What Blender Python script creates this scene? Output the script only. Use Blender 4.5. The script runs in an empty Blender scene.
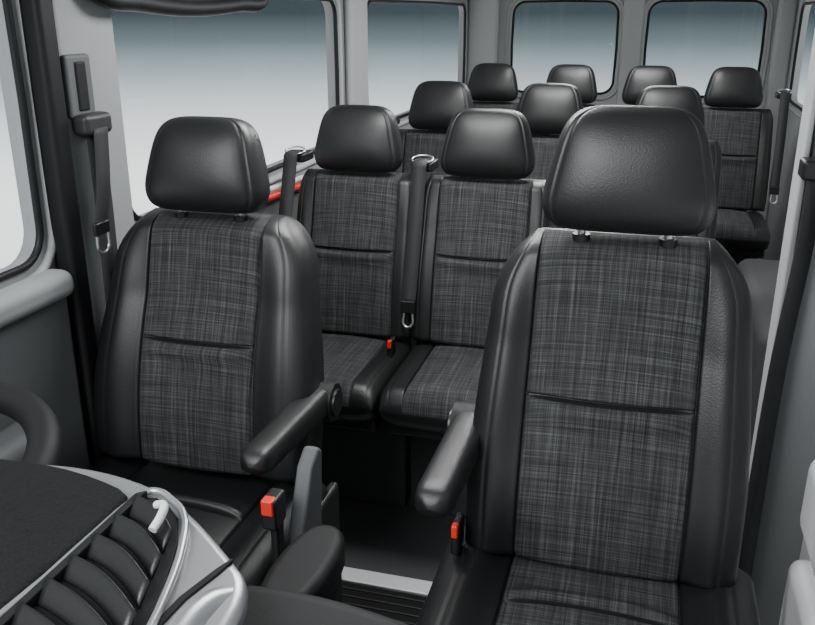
import bpy, math, random
from mathutils import Vector, Matrix
random.seed(3)
C=bpy.context.scene.collection
def rad(d): return math.radians(d)

# ---------------- materials ----------------
def newmat(name):
    m=bpy.data.materials.new(name); m.use_nodes=True
    nt=m.node_tree; b=nt.nodes['Principled BSDF']; return m,nt,b
def plain(name,col,rough=.5,metal=0,spec=.5,bump=0,bscale=300,var=0):
    m,nt,b=newmat(name)
    b.inputs['Base Color'].default_value=(*col,1); b.inputs['Roughness'].default_value=rough
    b.inputs['Metallic'].default_value=metal; b.inputs['Specular IOR Level'].default_value=spec
    tc=nt.nodes.new('ShaderNodeTexCoord')
    if bump or var:
        n=nt.nodes.new('ShaderNodeTexNoise'); n.inputs['Scale'].default_value=bscale; n.inputs['Detail'].default_value=3
        nt.links.new(tc.outputs['Object'],n.inputs['Vector'])
        if bump:
            bp=nt.nodes.new('ShaderNodeBump'); bp.inputs['Strength'].default_value=bump; bp.inputs['Distance'].default_value=.002
            nt.links.new(n.outputs['Fac'],bp.inputs['Height']); nt.links.new(bp.outputs['Normal'],b.inputs['Normal'])
        if var:
            mr=nt.nodes.new('ShaderNodeMix'); mr.data_type='RGBA'
            mr.inputs['A'].default_value=(*[c*(1-var) for c in col],1); mr.inputs['B'].default_value=(*[min(1,c*(1+var)) for c in col],1)
            nt.links.new(n.outputs['Fac'],mr.inputs['Factor']); nt.links.new(mr.outputs['Result'],b.inputs['Base Color'])
    return m
leather=plain('black_leather',(.009,.0097,.010),.43,0,.48,.22,420)
plastic=plain('black_plastic',(.010,.0105,.011),.38,0,.45,.15,600)
matte=plain('matte_black_plastic',(.009,.0095,.010),.6,0,.28,.15,600)
shellm=plain('seat_shell_plastic',(.018,.019,.02),.5)
rubber=plain('rubber_seal',(.006,.006,.007),.55,0,.3)
greytrim=plain('grey_trim',(.38,.39,.395),.55,0,.4,.15,500,.10)
pillart=plain('pillar_trim',(.25,.26,.265),.6,0,.35,.15,500,.10)
greydark=plain('dark_grey_trim',(.085,.09,.093),.6,0,.4,.2,400,.15)
archm=plain('wheel_arch_trim',(.05,.052,.054),.7,0,.3,.2,400,.15)
lighttrim=plain('light_grey_trim',(.45,.46,.465),.45,0,.4,.1,300)
silver=plain('satin_silver',(.44,.45,.46),.33,.7,.5)
steel=plain('brushed_steel',(.75,.75,.75),.35,1.0,.5,.1,200)
alu=plain('aluminium_strip',(.75,.76,.77),.5,.3,.5,.1,200)
dsteel=plain('dark_steel',(.12,.12,.12),.35,1.0)
red=plain('red_button',(.75,.03,.015),.35)
white=plain('white_trim',(.75,.75,.75),.4)
belt=plain('belt_webbing',(.028,.029,.03),.6,0,.3,.5,900)
carpet=plain('floor_carpet',(.060,.062,.063),.85,0,.2,.8,350,.5)
padmat=plain('dash_pad',(.008,.008,.009),.8,0,.2,1.0,260,.8)

def fabric():
    m,nt,b=newmat('woven_plaid_fabric'); N=nt.nodes; L=nt.links
    tc=N.new('ShaderNodeTexCoord'); sp=N.new('ShaderNodeSeparateXYZ'); L.new(tc.outputs['Object'],sp.inputs[0])
    ad=N.new('ShaderNodeMath'); ad.operation='ADD'; L.new(sp.outputs['Y'],ad.inputs[0]); L.new(sp.outputs['Z'],ad.inputs[1])
    def streak(sx,sy,off,det=2):
        mx=N.new('ShaderNodeMath'); mx.operation='MULTIPLY'; L.new(sp.outputs['X'],mx.inputs[0]); mx.inputs[1].default_value=sx
        my=N.new('ShaderNodeMath'); my.operation='MULTIPLY'; L.new(ad.outputs[0],my.inputs[0]); my.inputs[1].default_value=sy
        c=N.new('ShaderNodeCombineXYZ'); L.new(mx.outputs[0],c.inputs[0]); L.new(my.outputs[0],c.inputs[1]); c.inputs[2].default_value=off
        n=N.new('ShaderNodeTexNoise'); n.inputs['Scale'].default_value=1; n.inputs['Detail'].default_value=det; n.inputs['Roughness'].default_value=.65
        L.new(c.outputs[0],n.inputs['Vector']); return n.outputs['Fac']
    h=streak(8,600,1.3); v=streak(600,8,7.7); h2=streak(3,230,3.1,1); v2=streak(230,3,9.4,1)
    def math2(op,a,bb):
        x=N.new('ShaderNodeMath'); x.operation=op
        for i,q in enumerate((a,bb)):
            if isinstance(q,(int,float)): x.inputs[i].default_value=q
            else: L.new(q,x.inputs[i])
        return x.outputs[0]
    s=math2('ADD',math2('ADD',h,v),math2('MULTIPLY',math2('ADD',h2,v2),.5))
    s=math2('DIVIDE',s,3.0)
    cr=N.new('ShaderNodeValToRGB'); e=cr.color_ramp.elements
    e[0].position=.36; e[0].color=(.007,.0072,.0075,1); e[1].position=.66; e[1].color=(.105,.107,.11,1)
    k=cr.color_ramp.elements.new(.5); k.color=(.032,.033,.034,1)
    L.new(s,cr.inputs[0]); L.new(cr.outputs[0],b.inputs['Base Color'])
    b.inputs['Roughness'].default_value=.8; b.inputs['Specular IOR Level'].default_value=.2
    bp=N.new('ShaderNodeBump'); bp.inputs['Strength'].default_value=.2; bp.inputs['Distance'].default_value=.001
    L.new(s,bp.inputs['Height']); L.new(bp.outputs[0],b.inputs['Normal'])
    return m
fab=fabric()
def glassmat():
    m=bpy.data.materials.new('window_glass'); m.use_nodes=True; nt=m.node_tree; nt.nodes.clear()
    o=nt.nodes.new('ShaderNodeOutputMaterial'); t=nt.nodes.new('ShaderNodeBsdfTransparent'); t.inputs[0].default_value=(.96,.97,.975,1)
    g=nt.nodes.new('ShaderNodeBsdfGlossy'); g.inputs['Roughness'].default_value=.03
    mx=nt.nodes.new('ShaderNodeMixShader'); mx.inputs[0].default_value=.04
    nt.links.new(t.outputs[0],mx.inputs[1]); nt.links.new(g.outputs[0],mx.inputs[2]); nt.links.new(mx.outputs[0],o.inputs[0]); return m
glass=glassmat()

# ---------------- mesh helpers ----------------
def mkobj(name,me,parent=None,loc=(0,0,0),rot=(0,0,0)):
    o=bpy.data.objects.new(name,me); C.objects.link(o); o.location=loc; o.rotation_euler=rot
    if parent: o.parent=parent
    return o
def mesh(name,verts,faces,mats,mi=None,smooth=True):
    me=bpy.data.meshes.new(name); me.from_pydata([tuple(v) for v in verts],[],faces)
    for m in (mats if isinstance(mats,(list,tuple)) else [mats]): me.materials.append(m)
    if mi: me.polygons.foreach_set('material_index',mi)
    me.polygons.foreach_set('use_smooth',[smooth]*len(me.polygons)); me.update(); 
    import bmesh
    bm=bmesh.new(); bm.from_mesh(me); bmesh.ops.recalc_face_normals(bm,faces=bm.faces); bm.to_mesh(me); bm.free()
    return me
def empty(name,loc=(0,0,0),rot=(0,0,0),parent=None):
    e=bpy.data.objects.new(name,None); C.objects.link(e); e.location=loc; e.rotation_euler=rot; e.empty_display_size=.05
    if parent: e.parent=parent
    return e
def bevelmod(o,w,seg=3,smooth=False):
    b=o.modifiers.new('bev','BEVEL'); b.width=w; b.segments=seg; b.limit_method='ANGLE'; b.angle_limit=rad(40)
    if smooth:
        o.data.polygons.foreach_set('use_smooth',[True]*len(o.data.polygons)); b.harden_normals=True
def box(name,a,b,mat,parent=None,bev=.006,seg=3):
    x0,y0,z0=a; x1,y1,z1=b
    v=[(x,y,z) for z in (z0,z1) for y in (y0,y1) for x in (x0,x1)]
    f=[(0,1,3,2),(4,6,7,5),(0,4,5,1),(2,3,7,6),(0,2,6,4),(1,5,7,3)]
    c=Vector(((x0+x1)/2,(y0+y1)/2,(z0+z1)/2)); v=[Vector(p)-c for p in v]
    o=mkobj(name,mesh(name,v,f,mat,smooth=False),parent,c)
    if bev: bevelmod(o,bev,seg,True)
    return o
def tube(name,pts,r,mat,parent=None,res=6,closed=False):
    cu=bpy.data.curves.new(name,'CURVE'); cu.dimensions='3D'; cu.bevel_depth=r; cu.bevel_resolution=4; cu.resolution_u=res
    s=cu.splines.new('BEZIER'); s.bezier_points.add(len(pts)-1); s.use_cyclic_u=closed
    for p,q in zip(s.bezier_points,pts): p.co=q; p.handle_left_type=p.handle_right_type='AUTO'
    cu.use_fill_caps=True; cu.materials.append(mat)
    o=bpy.data.objects.new(name,cu); C.objects.link(o)
    dg=bpy.context.evaluated_depsgraph_get(); me=bpy.data.meshes.new_from_object(o.evaluated_get(dg)); 
    bpy.data.objects.remove(o); me.name=name
    me.polygons.foreach_set('use_smooth',[True]*len(me.polygons))
    return mkobj(name,me,parent)
def prism(name,outline,z0,z1,mat,parent=None,bev=.008,seg=3,smooth=True):
    n=len(outline); v=[(x,y,z0) for x,y in outline]+[(x,y,z1) for x,y in outline]
    f=[tuple(range(n)),tuple(range(n,2*n))]+[(i,(i+1)%n,n+(i+1)%n,n+i) for i in range(n)]
    o=mkobj(name,mesh(name,v,f,mat,smooth=False),parent)
    if bev: bevelmod(o,bev,seg,True)
    return o
def smoothpoly(pts,it=2):
    for _ in range(it):
        q=[]
        for i in range(len(pts)):
            a=pts[i]; b=pts[(i+1)%len(pts)]
            q+= [(a[0]*.75+b[0]*.25,a[1]*.75+b[1]*.25),(a[0]*.25+b[0]*.75,a[1]*.25+b[1]*.75)]
        pts=q
    return pts
def rrect(u0,v0,u1,v1,r,n=6):
    out=[]
    for cx,cy,a0 in ((u1-r,v1-r,0),(u0+r,v1-r,90),(u0+r,v0+r,180),(u1-r,v0+r,270)):
        for i in range(n+1):
            a=rad(a0+90*i/n); out.append((cx+r*math.cos(a),cy+r*math.sin(a)))
    return out
def panel(name,outer,holes,thick,mat,mw):
    cu=bpy.data.curves.new(name,'CURVE'); cu.dimensions='2D'; cu.fill_mode='BOTH'; cu.extrude=thick/2
    for loop in [outer]+holes:
        s=cu.splines.new('POLY'); s.points.add(len(loop)-1); s.use_cyclic_u=True
        for p,q in zip(s.points,loop): p.co=(q[0],q[1],0,1)
    cu.materials.append(mat)
    o=bpy.data.objects.new(name,cu); C.objects.link(o)
    dg=bpy.context.evaluated_depsgraph_get(); me=bpy.data.meshes.new_from_object(o.evaluated_get(dg))
    bpy.data.objects.remove(o); me.transform(mw); return mkobj(name,me)
def sstep(a,b,x):
    t=max(0,min(1,(x-a)/(b-a))); return t*t*(3-2*t)
def loftmesh(name,rings,mats,fmi):
    n=len(rings[0]); V=[p for r in rings for p in r]; F=[];MI=[]
    for j in range(len(rings)-1):
        for i in range(n):
            F.append((j*n+i,j*n+(i+1)%n,(j+1)*n+(i+1)%n,(j+1)*n+i)); MI.append(fmi(j,i))
    F.append(tuple(range(n))); MI.append(0); F.append(tuple((len(rings)-1)*n+i for i in range(n))); MI.append(0)
    return mesh(name,V,F,mats,MI)

def padmesh(name,W,H,T,sp=.6,B=.03,vc=(.45,),lean=.2,shoulder=.38,sh0=.86,lumbar=.015,rt=.07,rb=.05,wtop=1.0,flat=False,allleather=False,curve=.02,band=0):
    """upholstered back / cushion: lofted section with side bolsters, seams and cross crease"""
    pos=[0,.1,.2,.3,.4,.48,.53,.565,.58,.588,.594,.6,.606,.612,.62,.635,.66,.70,.74,.78,.81,.83,.845,.855,.865,.88,.90,.92,.945,.965,.98,.99,.997,1]
    pos=[p*sp/.6 if p<=.6 else 1-(1-p)*(1-sp)/.4 for p in pos]
    es=1-(1-.85)*(1-sp)/.4
    S=[-p for p in reversed(pos[1:])]+pos
    vs=set([i/36 for i in range(37)])
    for c in vc:
        vs|={c+d for d in (-.03,-.022,-.016,-.012,-.009,-.006,-.003,0,.003,.006,.009,.012,.016,.022)}
    if band: vs|={band}
    vs|={1-rt*(1-math.sin(rad(a))) for a in range(0,91,10)}|{rb*(1-math.sin(rad(a))) for a in range(0,91,15)}
    vs=sorted(v for v in vs if 0<=v<=1)
    rings=[]
    for v in vs:
        tp=1-(1-wtop)*sstep(.25,1,v)
        q2=max(0,(v-sh0)/(1-sh0))
        w=W/2*tp*(1-shoulder*q2**2.2)
        panelw=sp*W/2*(1-(1-wtop)*.3*v)
        k=1
        if v>1-rt: q=(v-(1-rt))/rt; k=math.sqrt(max(0,1-q*q))
        if v<rb: q=(rb-v)/rb; k=min(k,math.sqrt(max(0,1-q*q)))
        k=max(k,.02)
        ring=[]
        bs=B*(1-.8*sstep(.70,1,v))
        pw=min(panelw,w*.93)
        for s in S:
            a=abs(s); sg=1 if s>=0 else -1
            x=(a/sp*pw if a<=sp else pw+(a-sp)/(1-sp)*(w-pw))
            ar=x/w if w>0 else 0
            e=T*.5*(1-(1-min(1,ar)**3.6)**(1/3.6))
            y=e
            y-=bs*sstep(sp,sp+(1-sp)*.55,a)
            y+=.009*math.exp(-((a-sp)/.010)**2)
            y+=.002*math.exp(-((a-es)/.008)**2)
            if a<sp:
                y-=.010*(1-(a/sp)**2)
                for c in vc:
                    fd=(1-(a/sp)**8)
                    y+=.010*math.exp(-((v-c)/.007)**2)*fd
                    y-=(.014*math.exp(-((v-c+.03)/.03)**2) if v<c else .002)*fd if abs(v-c)>.004 else 0
            if v<.7: y-=lumbar*math.sin(math.pi*v/.7)
            y=T/2+(y-T/2)*k
            ring.append((sg*x,y))
        back=[]
        for s in [.97,.9,.8,.6,.4,.2,0,-.2,-.4,-.6,-.8,-.9,-.97]:
            a=abs(s); y=T-T*.5*(1-(1-a**4.5)**(1/4.5)); y=T/2+(y-T/2)*k; back.append((w*s,y))
        full=ring+back
        z=H*v; ly=lean*z+ curve*(v*v) if not flat else 0
        if flat: rings.append([(x,-z,-y) for x,y in full])
        else: rings.append([(x,y+ly,z) for x,y in full])
    ns=len(S)
    def fmi(j,i):
        if i>=ns-1 or allleather: return 0
        vm=(vs[j]+vs[j+1])/2
        if vm<band: return 0
        for c in vc:
            if abs(vm-c)<.0065: return 0
        m=(abs(S[i])+abs(S[i+1]))/2
        return 1 if m<sp else 0
    return loftmesh(name,rings,[leather,fab],fmi)

def headmesh(name,W=.27,H=.19,D=.11,topn=.78):
    rings=[];M=112
    ths=[i/44 for i in range(45)]
    for t in ths:
        v=(1-math.cos(math.pi*t))/2; u=abs(2*v-1)
        nw=4.4 if v>.5 else 7
        kw=(1-u**nw)**(1/nw) if u<1 else 0; kd=(1-u**3.0)**(1/3.0) if u<1 else 0
        kw=max(kw,.05); kd=max(kd,.03)
        wf=(1-(1-topn)*sstep(.10,1.1,v)/sstep(.10,1.1,1))*(1-.05*sstep(.3,0,v))
        w=W/2*wf*kw; d=D/2*kd*(1-.22*v)
        ring=[]
        for i in range(M):
            th=2*math.pi*i/M; c=math.cos(th); s=math.sin(th)
            n=3.2
            x=w*math.copysign(abs(c)**(2/n),c); y=d*math.copysign(abs(s)**(2/n),s)
            if s<0:
                r=abs(x)/max(w,1e-4)
                y+=math.exp(-((r-.86)/.02)**2)*.004*kd
                y-=.010*kd*(1-r*r)*math.sin(math.pi*min(1,v*1.1))
            ring.append((x,y+.02*(v-.5),H*(v-.5)))
        rings.append(ring)
    return loftmesh(name,rings,[leather],lambda j,i:0)

def cyl(name,p,q,r,mat,parent=None):
    return tube(name,[p,q],r,mat,parent,res=1)

def ribbon(name,pts,width,wdir,mat,parent=None,th=.0025):
    P=[Vector(p) for p in pts]; Q=[]
    for i in range(len(P)-1):
        a=P[max(0,i-1)];b=P[i];c=P[i+1];d=P[min(len(P)-1,i+2)]
        for k in range(6):
            t=k/6
            Q.append(.5*((2*b)+(c-a)*t+(2*a-5*b+4*c-d)*t*t+(3*b-a-3*c+d)*t**3))
    Q.append(P[-1]); wd=Vector(wdir).normalized()*width/2
    V=[];F=[]
    for p in Q: V+=[p-wd,p+wd]
    for i in range(len(Q)-1): F.append((2*i,2*i+1,2*i+3,2*i+2))
    o=mkobj(name,mesh(name,V,F,mat),parent); s=o.modifiers.new('s','SOLIDIFY'); s.thickness=th; s.offset=0
    return o

# ---------------- seats ----------------
row_head=headmesh('headrest',.288,.20,.11)
def armrest(parent,x,y,z,L,side):
    rings=[]
    for k in range(31):
        t=k/30; yy=y+.05-(L+.02)*t
        e=1
        if t>.86: q=(t-.86)/.14; e=math.sqrt(max(0,1-q**2.5))
        if t<.2: q=(.2-t)/.2; e=math.sqrt(max(0,1-q*q))
        e=max(e,.03)
        hh=(.034-.008*t)*e; ww=.033*(e**.6)*(1-.1*t)
        zz=z+.006+.02*t
        rings.append([(x+ww*math.copysign(abs(math.cos(a))**.6,math.cos(a)),yy,zz+hh*math.copysign(abs(math.sin(a))**.6,math.sin(a))) for a in [2*math.pi*i/28 for i in range(28)]])
    mkobj('armrest_pad',loftmesh('armrest_pad',rings,[leather],lambda j,i:0),parent)
    o=tube('armrest_pivot',[(x-.028*side,y+.02,z-.0),(x+.036*side,y+.02,z)],.043,matte,parent,res=1); bevelmod(o,.008)
    o=tube('armrest_pivot_cap',[(x+.036*side,y+.02,z),(x+.042*side,y+.02,z)],.030,plastic,parent,res=1); bevelmod(o,.004)

def buckle(e,xx,yy,zz,base,small=1.0,plate=False):
    if plate:
        n=[(yy+.05,base),(yy+.14,base),(yy+.17,zz+.035),(yy+.15,zz+.05),(yy+.11,zz+.025),(yy+.06,zz-.08)]
        V=[(xx+.008,a,b) for a,b in n]+[(xx+.04,a,b) for a,b in n]; k=len(n)
        F=[tuple(range(k)),tuple(range(k,2*k))]+[(i,(i+1)%k,k+(i+1)%k,k+i) for i in range(k)]
        o=mkobj('buckle_stalk_cover',mesh('buckle_stalk_cover',V,F,greydark,smooth=False),e); bevelmod(o,.008,3,True)
    box('buckle_stalk',(xx-.010*small,yy+.015,base),(xx+.010*small,yy+.045,zz-.02),plastic,e,.005)
    box('buckle_body',(xx-.019*small,yy-.005,zz-.045),(xx+.019*small,yy+.045,zz+.016),plastic,e,.006)
    box('release_button',(xx-.014*small,yy-.010,zz-.016*small),(xx+.014*small,yy+.015*small,zz+.018),red,e,.003)

def front_seat(loc,W,H,zc,headz,headW=.275,headH=.2,armside=1,armz=.78,lean=.2,sp=.6,wtop=.9,clea=False,armx=0,L=.34,vc=.5,band=.03,cw=1.06):
    e=empty('van_front_seat',loc)
    bm=padmesh('backrest',W,H,.13,sp=sp,B=.018,vc=(vc,),lean=lean,lumbar=.02,wtop=wtop,shoulder=.30,sh0=.80,rt=.06,band=band)
    mkobj('backrest',bm,e,(0,0,zc))
    shell=padmesh('backrest_shell',W*.9,H*.93,.05,sp=.6,B=0,vc=(),lean=lean,lumbar=0,wtop=wtop,shoulder=.3,sh0=.8); shell.materials[0]=shellm; shell.materials[1]=shellm
    mkobj('backrest_shell',shell,e,(0,.10,zc+.01))
    cm=padmesh('cushion',W*cw,.48,.14,sp=.58/cw*1.06,B=.03,vc=(.42,),flat=True,lumbar=0,shoulder=.12,sh0=.8,rt=.14,rb=.06,allleather=clea)
    mkobj('cushion',cm,e,(0,.10,zc-(.02 if clea else -.005)))
    hy=lean*H+.05
    mkobj('headrest',headmesh('headrest',headW,headH,.125),e,(0,hy,headz),(rad(-3),0,0))
    for sx in (-.07,.07):
        cyl('headrest_post',(sx,hy,zc+H-.05),(sx,hy,headz-.06),.007,steel,e)
        cyl('post_guide',(sx,hy,zc+H-.02),(sx,hy,zc+H+.005),.015,plastic,e)
    armrest(e,armside*(W/2+.02)+armx,.10,armz,L,armside)
    box('seat_pedestal',(-.19,-.30,.0),(.19,.12,zc-.16),shellm,e,.02)
    box('cushion_pan',(-W*.5,-.34,zc-.17),(W*.5,.12,zc-.125),plastic,e,.015)
    for sx in (-1,1):
        box('side_shield',(sx*(W*.52)-.012,-.28,zc-.19),(sx*(W*.52)+.012,.14,zc-.05),plastic,e,.010)
    return e
fs_right=front_seat((-.02,1.27,0),.465,.567,.63,1.312,armside=-1,armz=.83,lean=.17,headW=.278,headH=.2,armx=.012,vc=.55,cw=1.16)
buckle(fs_right,-.238,-.03,.70,.45,.42)
fs_left=front_seat((-.885,1.455,0),.52,.545,.595,1.25,armside=1,armz=.752,lean=.2,headW=.277,headH=.195,sp=.52,wtop=.86,clea=True,armx=-.03,L=.36,vc=.54)
buckle(fs_left,.295,-.255,.718,.45,.8,plate=True)

rb_=padmesh('backrest',.42,.50,.10,sp=.68,B=.008,vc=(.55,),lean=.2,shoulder=.10,sh0=.86,lumbar=.01,rt=.05,wtop=.98)
rc_=padmesh('cushion',.42,.42,.13,sp=.62,B=.008,vc=(),flat=True,lumbar=0,shoulder=.05,sh0=.8,rt=.12,rb=.06)
def pass_seat(x,y,W=.42,zc=.58,bk=None):
    e=empty('van_passenger_seat',(x,y,0)); k=W/.42
    o=mkobj('backrest',rb_,e,(0,0,zc)); o.scale=(k,1,1)
    o=mkobj('cushion',rc_,e,(0,.07,zc)); o.scale=(k,1,1)
    o=mkobj('headrest',row_head,e,(0,.15,zc+.605))
    for sx in (-.06,.06):
        cyl('headrest_post',(sx,.15,zc+.46),(sx,.15,zc+.54),.007,dsteel,e)
    box('seat_pan',(-W*.46,-.30,zc-.16),(W*.46,.06,zc-.12),plastic,e,.01)
    box('seat_box',(-W*.48,-.02,0),(W*.48,.12,zc-.13),carpet,e,.01)
    box('back_recliner',(-W*.5,.02,zc-.10),(-W*.5+.02,.12,zc+.06),plastic,e,.006)
    if bk: buckle(e,bk,-.10,zc+.03,zc-.03,.42)
    return e
pass_seat(-.855,2.37,.405,bk=.17); pass_seat(-.45,2.37,.405)
for x in (-.835,-.385,.075): pass_seat(x,3.40,.445)
for x in (-.83,-.41,0.0,.41): pass_seat(x,4.58,.42,.59)

# ---------------- shell ----------------
XL,XR,YB,ZT=-1.20,.80,5.9,1.85
box('floor',(XL,-.2,-.05),(XR,YB,0),carpet,None,0)
MW=Matrix(((0,0,1,XL-.02),(1,0,0,0),(0,1,0,0),(0,0,0,1)))
wl=[(.35,1.06,1.46,1.72),(1.78,1.06,3.28,1.60),(3.66,1.06,5.72,1.60)]
panel('wall_left',[(-.2,0),(YB,0),(YB,ZT),(-.2,ZT)],[rrect(*w,.07) for w in wl],.04,pillart,MW)
MB=Matrix(((1,0,0,0),(0,0,1,YB+.02),(0,1,0,0),(0,0,0,1)))
wb=[(-.91,1.05,-.24,1.62),(-.05,1.05,.64,1.62)]
panel('wall_back',[(XL-.04,0),(XR+.04,0),(XR+.04,ZT),(XL-.04,ZT)],[rrect(*w,.08) for w in wb],.04,greytrim,MB)
MR=Matrix(((0,0,1,XR+.02),(1,0,0,0),(0,1,0,0),(0,0,0,1)))
wr=[(2.3,1.06,3.6,1.60),(3.9,1.06,5.6,1.60)]
panel('wall_right',[(2.0,0),(YB,0),(YB,ZT),(2.0,ZT)],[rrect(*w,.07) for w in wr],.04,greytrim,MR)
box('ceiling',(XL-.04,.9,ZT),(XR+.04,YB+.04,ZT+.04),greytrim,None,0)
wi=1
for M,ws,rr,off in ((MW,wl,.07,1),(MB,wb,.08,-1),(MR,wr,.07,-1)):
    for w in ws:
        e=empty('window_%d'%wi); wi+=1
        loop=rrect(*w,rr)
        g=mesh('glass',[(M@Vector((u,v,0))) for u,v in loop],[tuple(range(len(loop)))],glass,smooth=False); mkobj('glass',g,e)
        loop2=rrect(w[0],w[1],w[2],w[3],rr,4)
        tube('rubber_seal',[(M@Vector((u,v,.02*off))) for u,v in loop2],.008,rubber,e,res=2,closed=True)
        loop3=rrect(w[0]-.035,w[1]-.035,w[2]+.035,w[3]+.035,rr+.03,4)
        tube('frame_bead',[(M@Vector((u,v,.02*off))) for u,v in loop3],.012,greytrim,e,res=2,closed=True)
def vpillar(name,x0,x1,y0,y1,z0,z1,mat): return box(name,(x0,y0,z0),(x1,y1,z1),mat,None,.02,4)
vpillar('trim_1',XL,XL+.035,1.545,1.76,.0,1.84,pillart)
box('trim_2',(XL,1.485,.0),(XL+.05,1.54,1.84),rubber,None,.015)
vpillar('trim_3',XL,XL+.035,3.37,3.59,0,1.84,greytrim)
vpillar('trim_4',-.21,-.08,YB-.03,YB,.9,1.84,greytrim)
vpillar('trim_5',XL,-1.0,YB-.10,YB,0,1.84,greytrim)
vpillar('trim_6',.70,XR,YB-.12,YB,0,1.84,greytrim)
bp=prism('trim_7',[(.31,1.95),(.335,1.88),(.42,1.84),(.84,1.84),(.84,2.12),(.40,2.12),(.325,2.04)],0,1.84,pillart,None,.02,4)
box('trim_9',(.306,1.865,.0),(.320,1.95,1.84),lighttrim,None,.006)
wa=box('wheel_arch',(.43,2.9,0),(XR-.001,3.9,.54),archm,None,.06,6)
d=empty('door_1')
box('door_panel',(.42,.5,.0),(.47,1.83,1.10),greytrim,d,.02)
box('armrest',(.34,.9,.62),(.43,1.55,.80),lighttrim,d,.04,6)
box('door_pocket',(.36,.8,.18),(.43,1.65,.50),lighttrim,d,.03,5)
box('door_frame',(.42,1.74,1.10),(.47,1.83,1.84),rubber,d,.01)
d=empty('door_2')
box('door_panel',(XL,.4,.25),(XL+.045,1.47,1.03),greydark,d,.02)
box('armrest',(XL+.03,.5,.70),(XL+.12,1.30,.79),greydark,d,.03,5)
box('door_sill_cap',(XL,.4,.985),(XL+.07,1.47,1.045),pillart,d,.025,5)
box('trim_8',(XL,1.77,.0),(XL+.05,5.8,.98),greydark,None,.02)
ts=empty('wall_stripe')
tube('red_stripe',[(XL+.065,1.95,1.02),(XL+.065,2.4,1.0),(XL+.065,2.8,.985)],.012,red,ts)
tube('white_stripe',[(XL+.065,1.95,1.045),(XL+.065,2.4,1.025),(XL+.065,2.8,1.01)],.009,white,ts)
g=empty('grab_handle')
tube('handle_bar',[(XL+.01,1.60,1.70),(XL+.06,1.64,1.60),(XL+.07,1.8,1.572),(XL+.07,2.3,1.572),(XL+.06,2.5,1.60),(XL+.01,2.55,1.70)],.02,rubber,g)
t=empty('threshold_strip')
box('metal_plate',(-.95,1.93,.0),(-.28,1.99,.012),alu,t,.004)
box('rubber_tread',(-.95,1.78,.0),(-.28,1.925,.008),rubber,t,.003)
for i in range(4): box('tread_rib',(-.95,1.80+i*.032,.006),(-.28,1.806+i*.032,.012),shellm,t,.002)

# ---------------- seat belts ----------------
b=empty('seat_belt')
x=XL+.05
box('height_adjuster',(x-.02,1.55,1.34),(x-.002,1.635,1.47),greydark,b,.008)
box('adjuster_slot',(x-.012,1.575,1.355),(x+.002,1.61,1.455),rubber,b,.004)
box('d_ring',(x-.01,1.55,1.305),(x+.03,1.645,1.35),shellm,b,.012)
ribbon('webbing',[(x+.012,1.60,1.32),(x+.012,1.60,1.1),(x+.012,1.59,.8),(x+.012,1.58,.4),(x+.012,1.58,.12)],.060,(0,1,0),belt,b)
ribbon('webbing_return',[(x+.03,1.595,1.32),(x+.034,1.575,1.2),(x+.036,1.545,1.115)],.048,(0,1,0),belt,b)
box('latch_plate',(x+.032,1.52,1.10),(x+.042,1.572,1.128),plastic,b,.004)
tube('latch_loop',[(x+.038,1.525,1.10),(x+.038,1.53,1.065),(x+.038,1.56,1.065),(x+.038,1.566,1.10)],.004,steel,b)
box('belt_reel',(x-.02,1.53,.02),(x+.05,1.67,.16),plastic,b,.01)
def row_belt(xx,yy,zt,zb,buck=True):
    b=empty('seat_belt')
    box('shoulder_guide',(xx-.035,yy+.06,zt-.03),(xx+.035,yy+.15,zt),plastic,b,.008)
    tube('guide_loop',[(xx-.026,yy+.06,zt+.002),(xx+.026,yy+.06,zt+.002),(xx+.026,yy+.09,zt+.012),(xx-.026,yy+.09,zt+.012)],.003,steel,b,closed=True)
    ribbon('webbing',[(xx,yy+.10,zt+.005),(xx,yy+.04,zt+.0),(xx,yy+.025,zt-.04),(xx,yy-.02,(zt+zb)/2),(xx-.005,yy-.075,zb)],.045,(1,0,0),belt,b)
    if buck:
        box('latch_plate',(xx-.025,yy-.09,zb-.02),(xx+.02,yy-.075,zb+.02),plastic,b,.004)
        tube('latch_loop',[(xx-.015,yy-.085,zb-.02),(xx-.012,yy-.09,zb-.06),(xx+.008,yy-.09,zb-.06),(xx+.012,yy-.085,zb-.02)],.004,steel,b)
    return b
row_belt(-.655,2.46,1.12,.70)
row_belt(-1.075,2.46,1.13,.80)
row_belt(-1.08,3.50,1.12,.8)
row_belt(-.61,3.50,1.12,.75)
row_belt(.655,4.70,1.17,.7)
b=empty('seat_belt')
box('d_ring',(.30,1.80,1.24),(.36,1.86,1.28),plastic,b,.008)
ribbon('webbing',[(.33,1.82,1.25),(.325,1.80,1.1),(.30,1.74,.85),(.275,1.62,.5),(.27,1.6,.15)],.046,(.8,.6,0),belt,b)
box('floor_anchor',(.24,1.56,.0),(.30,1.64,.17),plastic,b,.01)
# center console
cc=empty('center_console')
prism('console_body',smoothpoly([(-.54,1.0),(-.445,1.0),(-.44,1.22),(-.53,1.22)],1),0,.62,matte,cc,.02,4)
prism('console_lid',smoothpoly([(-.545,.99),(-.44,.99),(-.435,1.23),(-.535,1.23)],2),.622,.69,matte,cc,.02,5)

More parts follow.
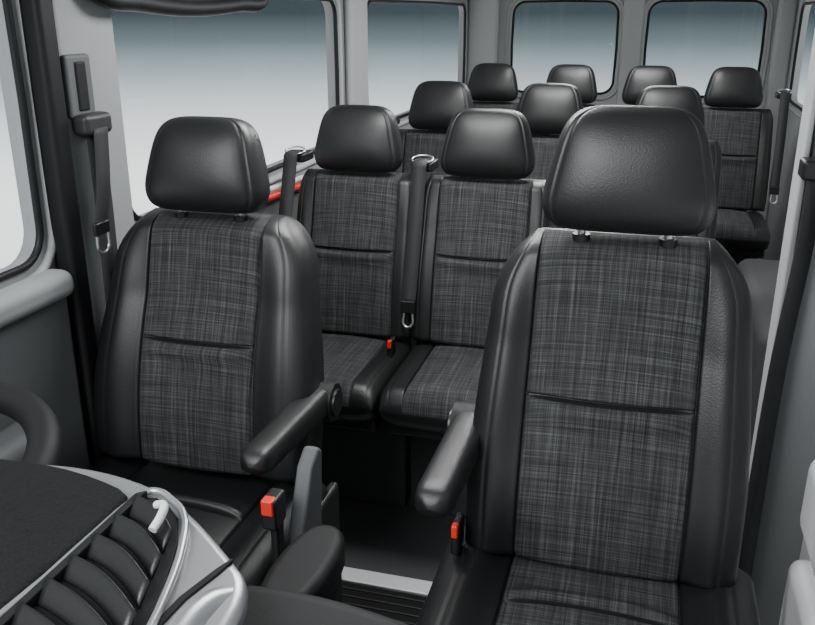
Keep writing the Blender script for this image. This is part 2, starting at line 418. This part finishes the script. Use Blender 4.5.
# ---------------- steering wheel ----------------
sw=empty('steering_wheel',(-.945,.80,.945),(rad(14),0,0))
n=32
tube('rim',[(.19*math.cos(2*math.pi*i/n),.19*math.sin(2*math.pi*i/n),0) for i in range(n)],.024,matte,sw,closed=True)
for a in (0,180,270):
    tube('spoke',[(.05*math.cos(rad(a)),.05*math.sin(rad(a)),-.02),(.185*math.cos(rad(a)),.185*math.sin(rad(a)),0)],.014,plastic,sw)
o=tube('hub',[(0,0,-.05),(0,0,.0)],.06,plastic,sw,res=1); bevelmod(o,.01)
tube('column',[(0,0,-.03),(0,-.25,-.2)],.035,plastic,sw,res=1)

# ---------------- dashboard ----------------
db=empty('dashboard')
outer=smoothpoly([(-.715,.50),(-.705,.735),(-.60,.752),(-.50,.735),(-.43,.695),(-.36,.64),(-.315,.60),(-.305,.52),(-.305,.28),(-1.14,.28),(-1.14,.52)],2)
prism('dash_carrier',[(x*.99-.007,y-.014) for x,y in outer],.70,1.02,plastic,db,.01,3)
prism('silver_surround',outer,1.022,1.05,silver,db,.012,5)
prism('dash_pad',smoothpoly([(-.76,.50),(-.76,.69),(-.735,.722),(-.68,.725),(-.62,.727),(-.56,.716),(-.51,.699),(-.503,.68),(-.503,.58),(-.515,.32),(-1.12,.32),(-1.12,.50)],1),1.045,1.060,padmat,db,.008,4)
vent=empty('air_vent',parent=db)
frame=smoothpoly([(-.496,.705),(-.475,.712),(-.418,.668),(-.368,.52),(-.355,.38),(-.500,.38),(-.500,.60)],1)
prism('vent_well',smoothpoly([(-.493,.699),(-.473,.705),(-.422,.663),(-.374,.52),(-.362,.385),(-.496,.385),(-.496,.60)],1),1.049,1.053,rubber,vent,.001,1)
tube('vent_frame',[(x,y,1.056) for x,y in frame],.0042,silver,vent,res=3,closed=True)
prism('vent_bezel',[( -.4955,.385),(-.4955,.69),(-.486,.70),(-.486,.385)],1.050,1.064,matte,vent,.002,2)
for i in range(7):
    ya=.672-i*.036; xa=-.489
    xb=min(-.418+i*.0115,-.372); yb=ya-.026-(xb-xa)*.30
    # curved vane, lofted from a thin airfoil section
    rings=[]
    for k in range(13):
        t=k/12; cx=xa+(xb-xa)*t; cy=ya+(yb-ya)*t+.006*math.sin(math.pi*t); cz=1.060+.003*math.sin(math.pi*t)
        ring=[]
        for j in range(14):
            a=2*math.pi*j/14; u=.0125*math.cos(a); w_=.0024*math.sin(a)
            ct,st=math.cos(rad(34)),math.sin(rad(34))
            ring.append((cx,cy+u*ct-w_*st,cz+u*st+w_*ct))
        rings.append(ring)
    mkobj('louvre_%d'%(i+1),loftmesh('louvre',rings,[plastic],lambda j,i:0),vent)
tube('vent_tab',[(-.452,.664,1.072),(-.438,.655,1.079),(-.431,.636,1.078),(-.432,.622,1.072)],.0045,white,vent)
prism('silver_roll_gap',smoothpoly([(-.352,.628),(-.346,.622),(-.368,.54),(-.366,.38),(-.374,.38),(-.376,.54)],1),1.048,1.053,rubber,db,.001,1)
tube('silver_roll',[(-.330,.59,1.033),(-.343,.565,1.042),(-.345,.50,1.048),(-.338,.40,1.048)],.016,silver,db)
prism('lower_dash',smoothpoly([(-.44,.60),(-.39,.672),(-.29,.680),(-.19,.665),(-.10,.64),(.05,.56),(.3,.5),(.3,.25),(-.44,.25)],2),.80,1.0,matte,db,.03,6)

# ---------------- lights / world ----------------
def area(name,loc,target,size,energy,col=(1,1,1),sy=None):
    l=bpy.data.lights.new(name,'AREA'); l.energy=energy; l.size=size; l.color=col
    if sy: l.shape='RECTANGLE'; l.size_y=sy
    o=bpy.data.objects.new(name,l); C.objects.link(o); o.location=loc
    o.rotation_euler=(Vector(target)-Vector(loc)).to_track_quat('-Z','Y').to_euler(); return o
area('windshield_light',(-1.0,-.5,2.5),(-.45,1.7,.9),1.3,86,(.97,.99,1))
area('fill_light_front',(-.5,1.9,1.83),(-.5,1.9,0),.5,20,sy=.3)  # unseen fill added under the ceiling, behind the front seats
area('fill_light_mid',(-.3,3.0,1.83),(-.3,3.0,0),.5,20,sy=.3)  # added fill over the middle rows, no fixture there
area('fill_light_rear',(-.2,4.2,1.83),(-.2,4.2,0),.5,22,sy=.3)  # added fill to brighten the rear rows, out of view
w=bpy.data.worlds.new('World'); bpy.context.scene.world=w; w.use_nodes=True; nt=w.node_tree
bg=nt.nodes['Background']; tc=nt.nodes.new('ShaderNodeTexCoord'); sp=nt.nodes.new('ShaderNodeSeparateXYZ'); nt.links.new(tc.outputs['Generated'],sp.inputs[0])
mr=nt.nodes.new('ShaderNodeMapRange'); mr.inputs['From Min'].default_value=-.5; mr.inputs['From Max'].default_value=.5; nt.links.new(sp.outputs['Z'],mr.inputs['Value'])
cr=nt.nodes.new('ShaderNodeValToRGB'); nt.links.new(mr.outputs[0],cr.inputs[0]); nt.links.new(cr.outputs[0],bg.inputs[0])
E=cr.color_ramp.elements; E[0].position=0; E[0].color=(.8,.8,.8,1); E[1].position=1; E[1].color=(.35,.36,.38,1)
for p,c in ((.31,(.97,.99,1,1)),(.35,(.86,.89,.90,1)),(.40,(.55,.59,.61,1)),(.44,(.25,.30,.315,1)),(.47,(.10,.13,.142,1)),(.50,(.032,.046,.052,1)),(.6,(.032,.042,.046,1)),(.75,(.18,.19,.2,1))):
    k=E.new(p); k.color=c
bg.inputs[1].default_value=2.0

cam=bpy.data.cameras.new('Camera'); co=bpy.data.objects.new('Camera',cam); C.objects.link(co)
co.location=(0,0,1.55); co.rotation_euler=(rad(70.6),0,rad(15.5)); cam.sensor_width=36; cam.sensor_fit='HORIZONTAL'; cam.lens=850/815*36; cam.clip_start=.01
bpy.context.scene.camera=co
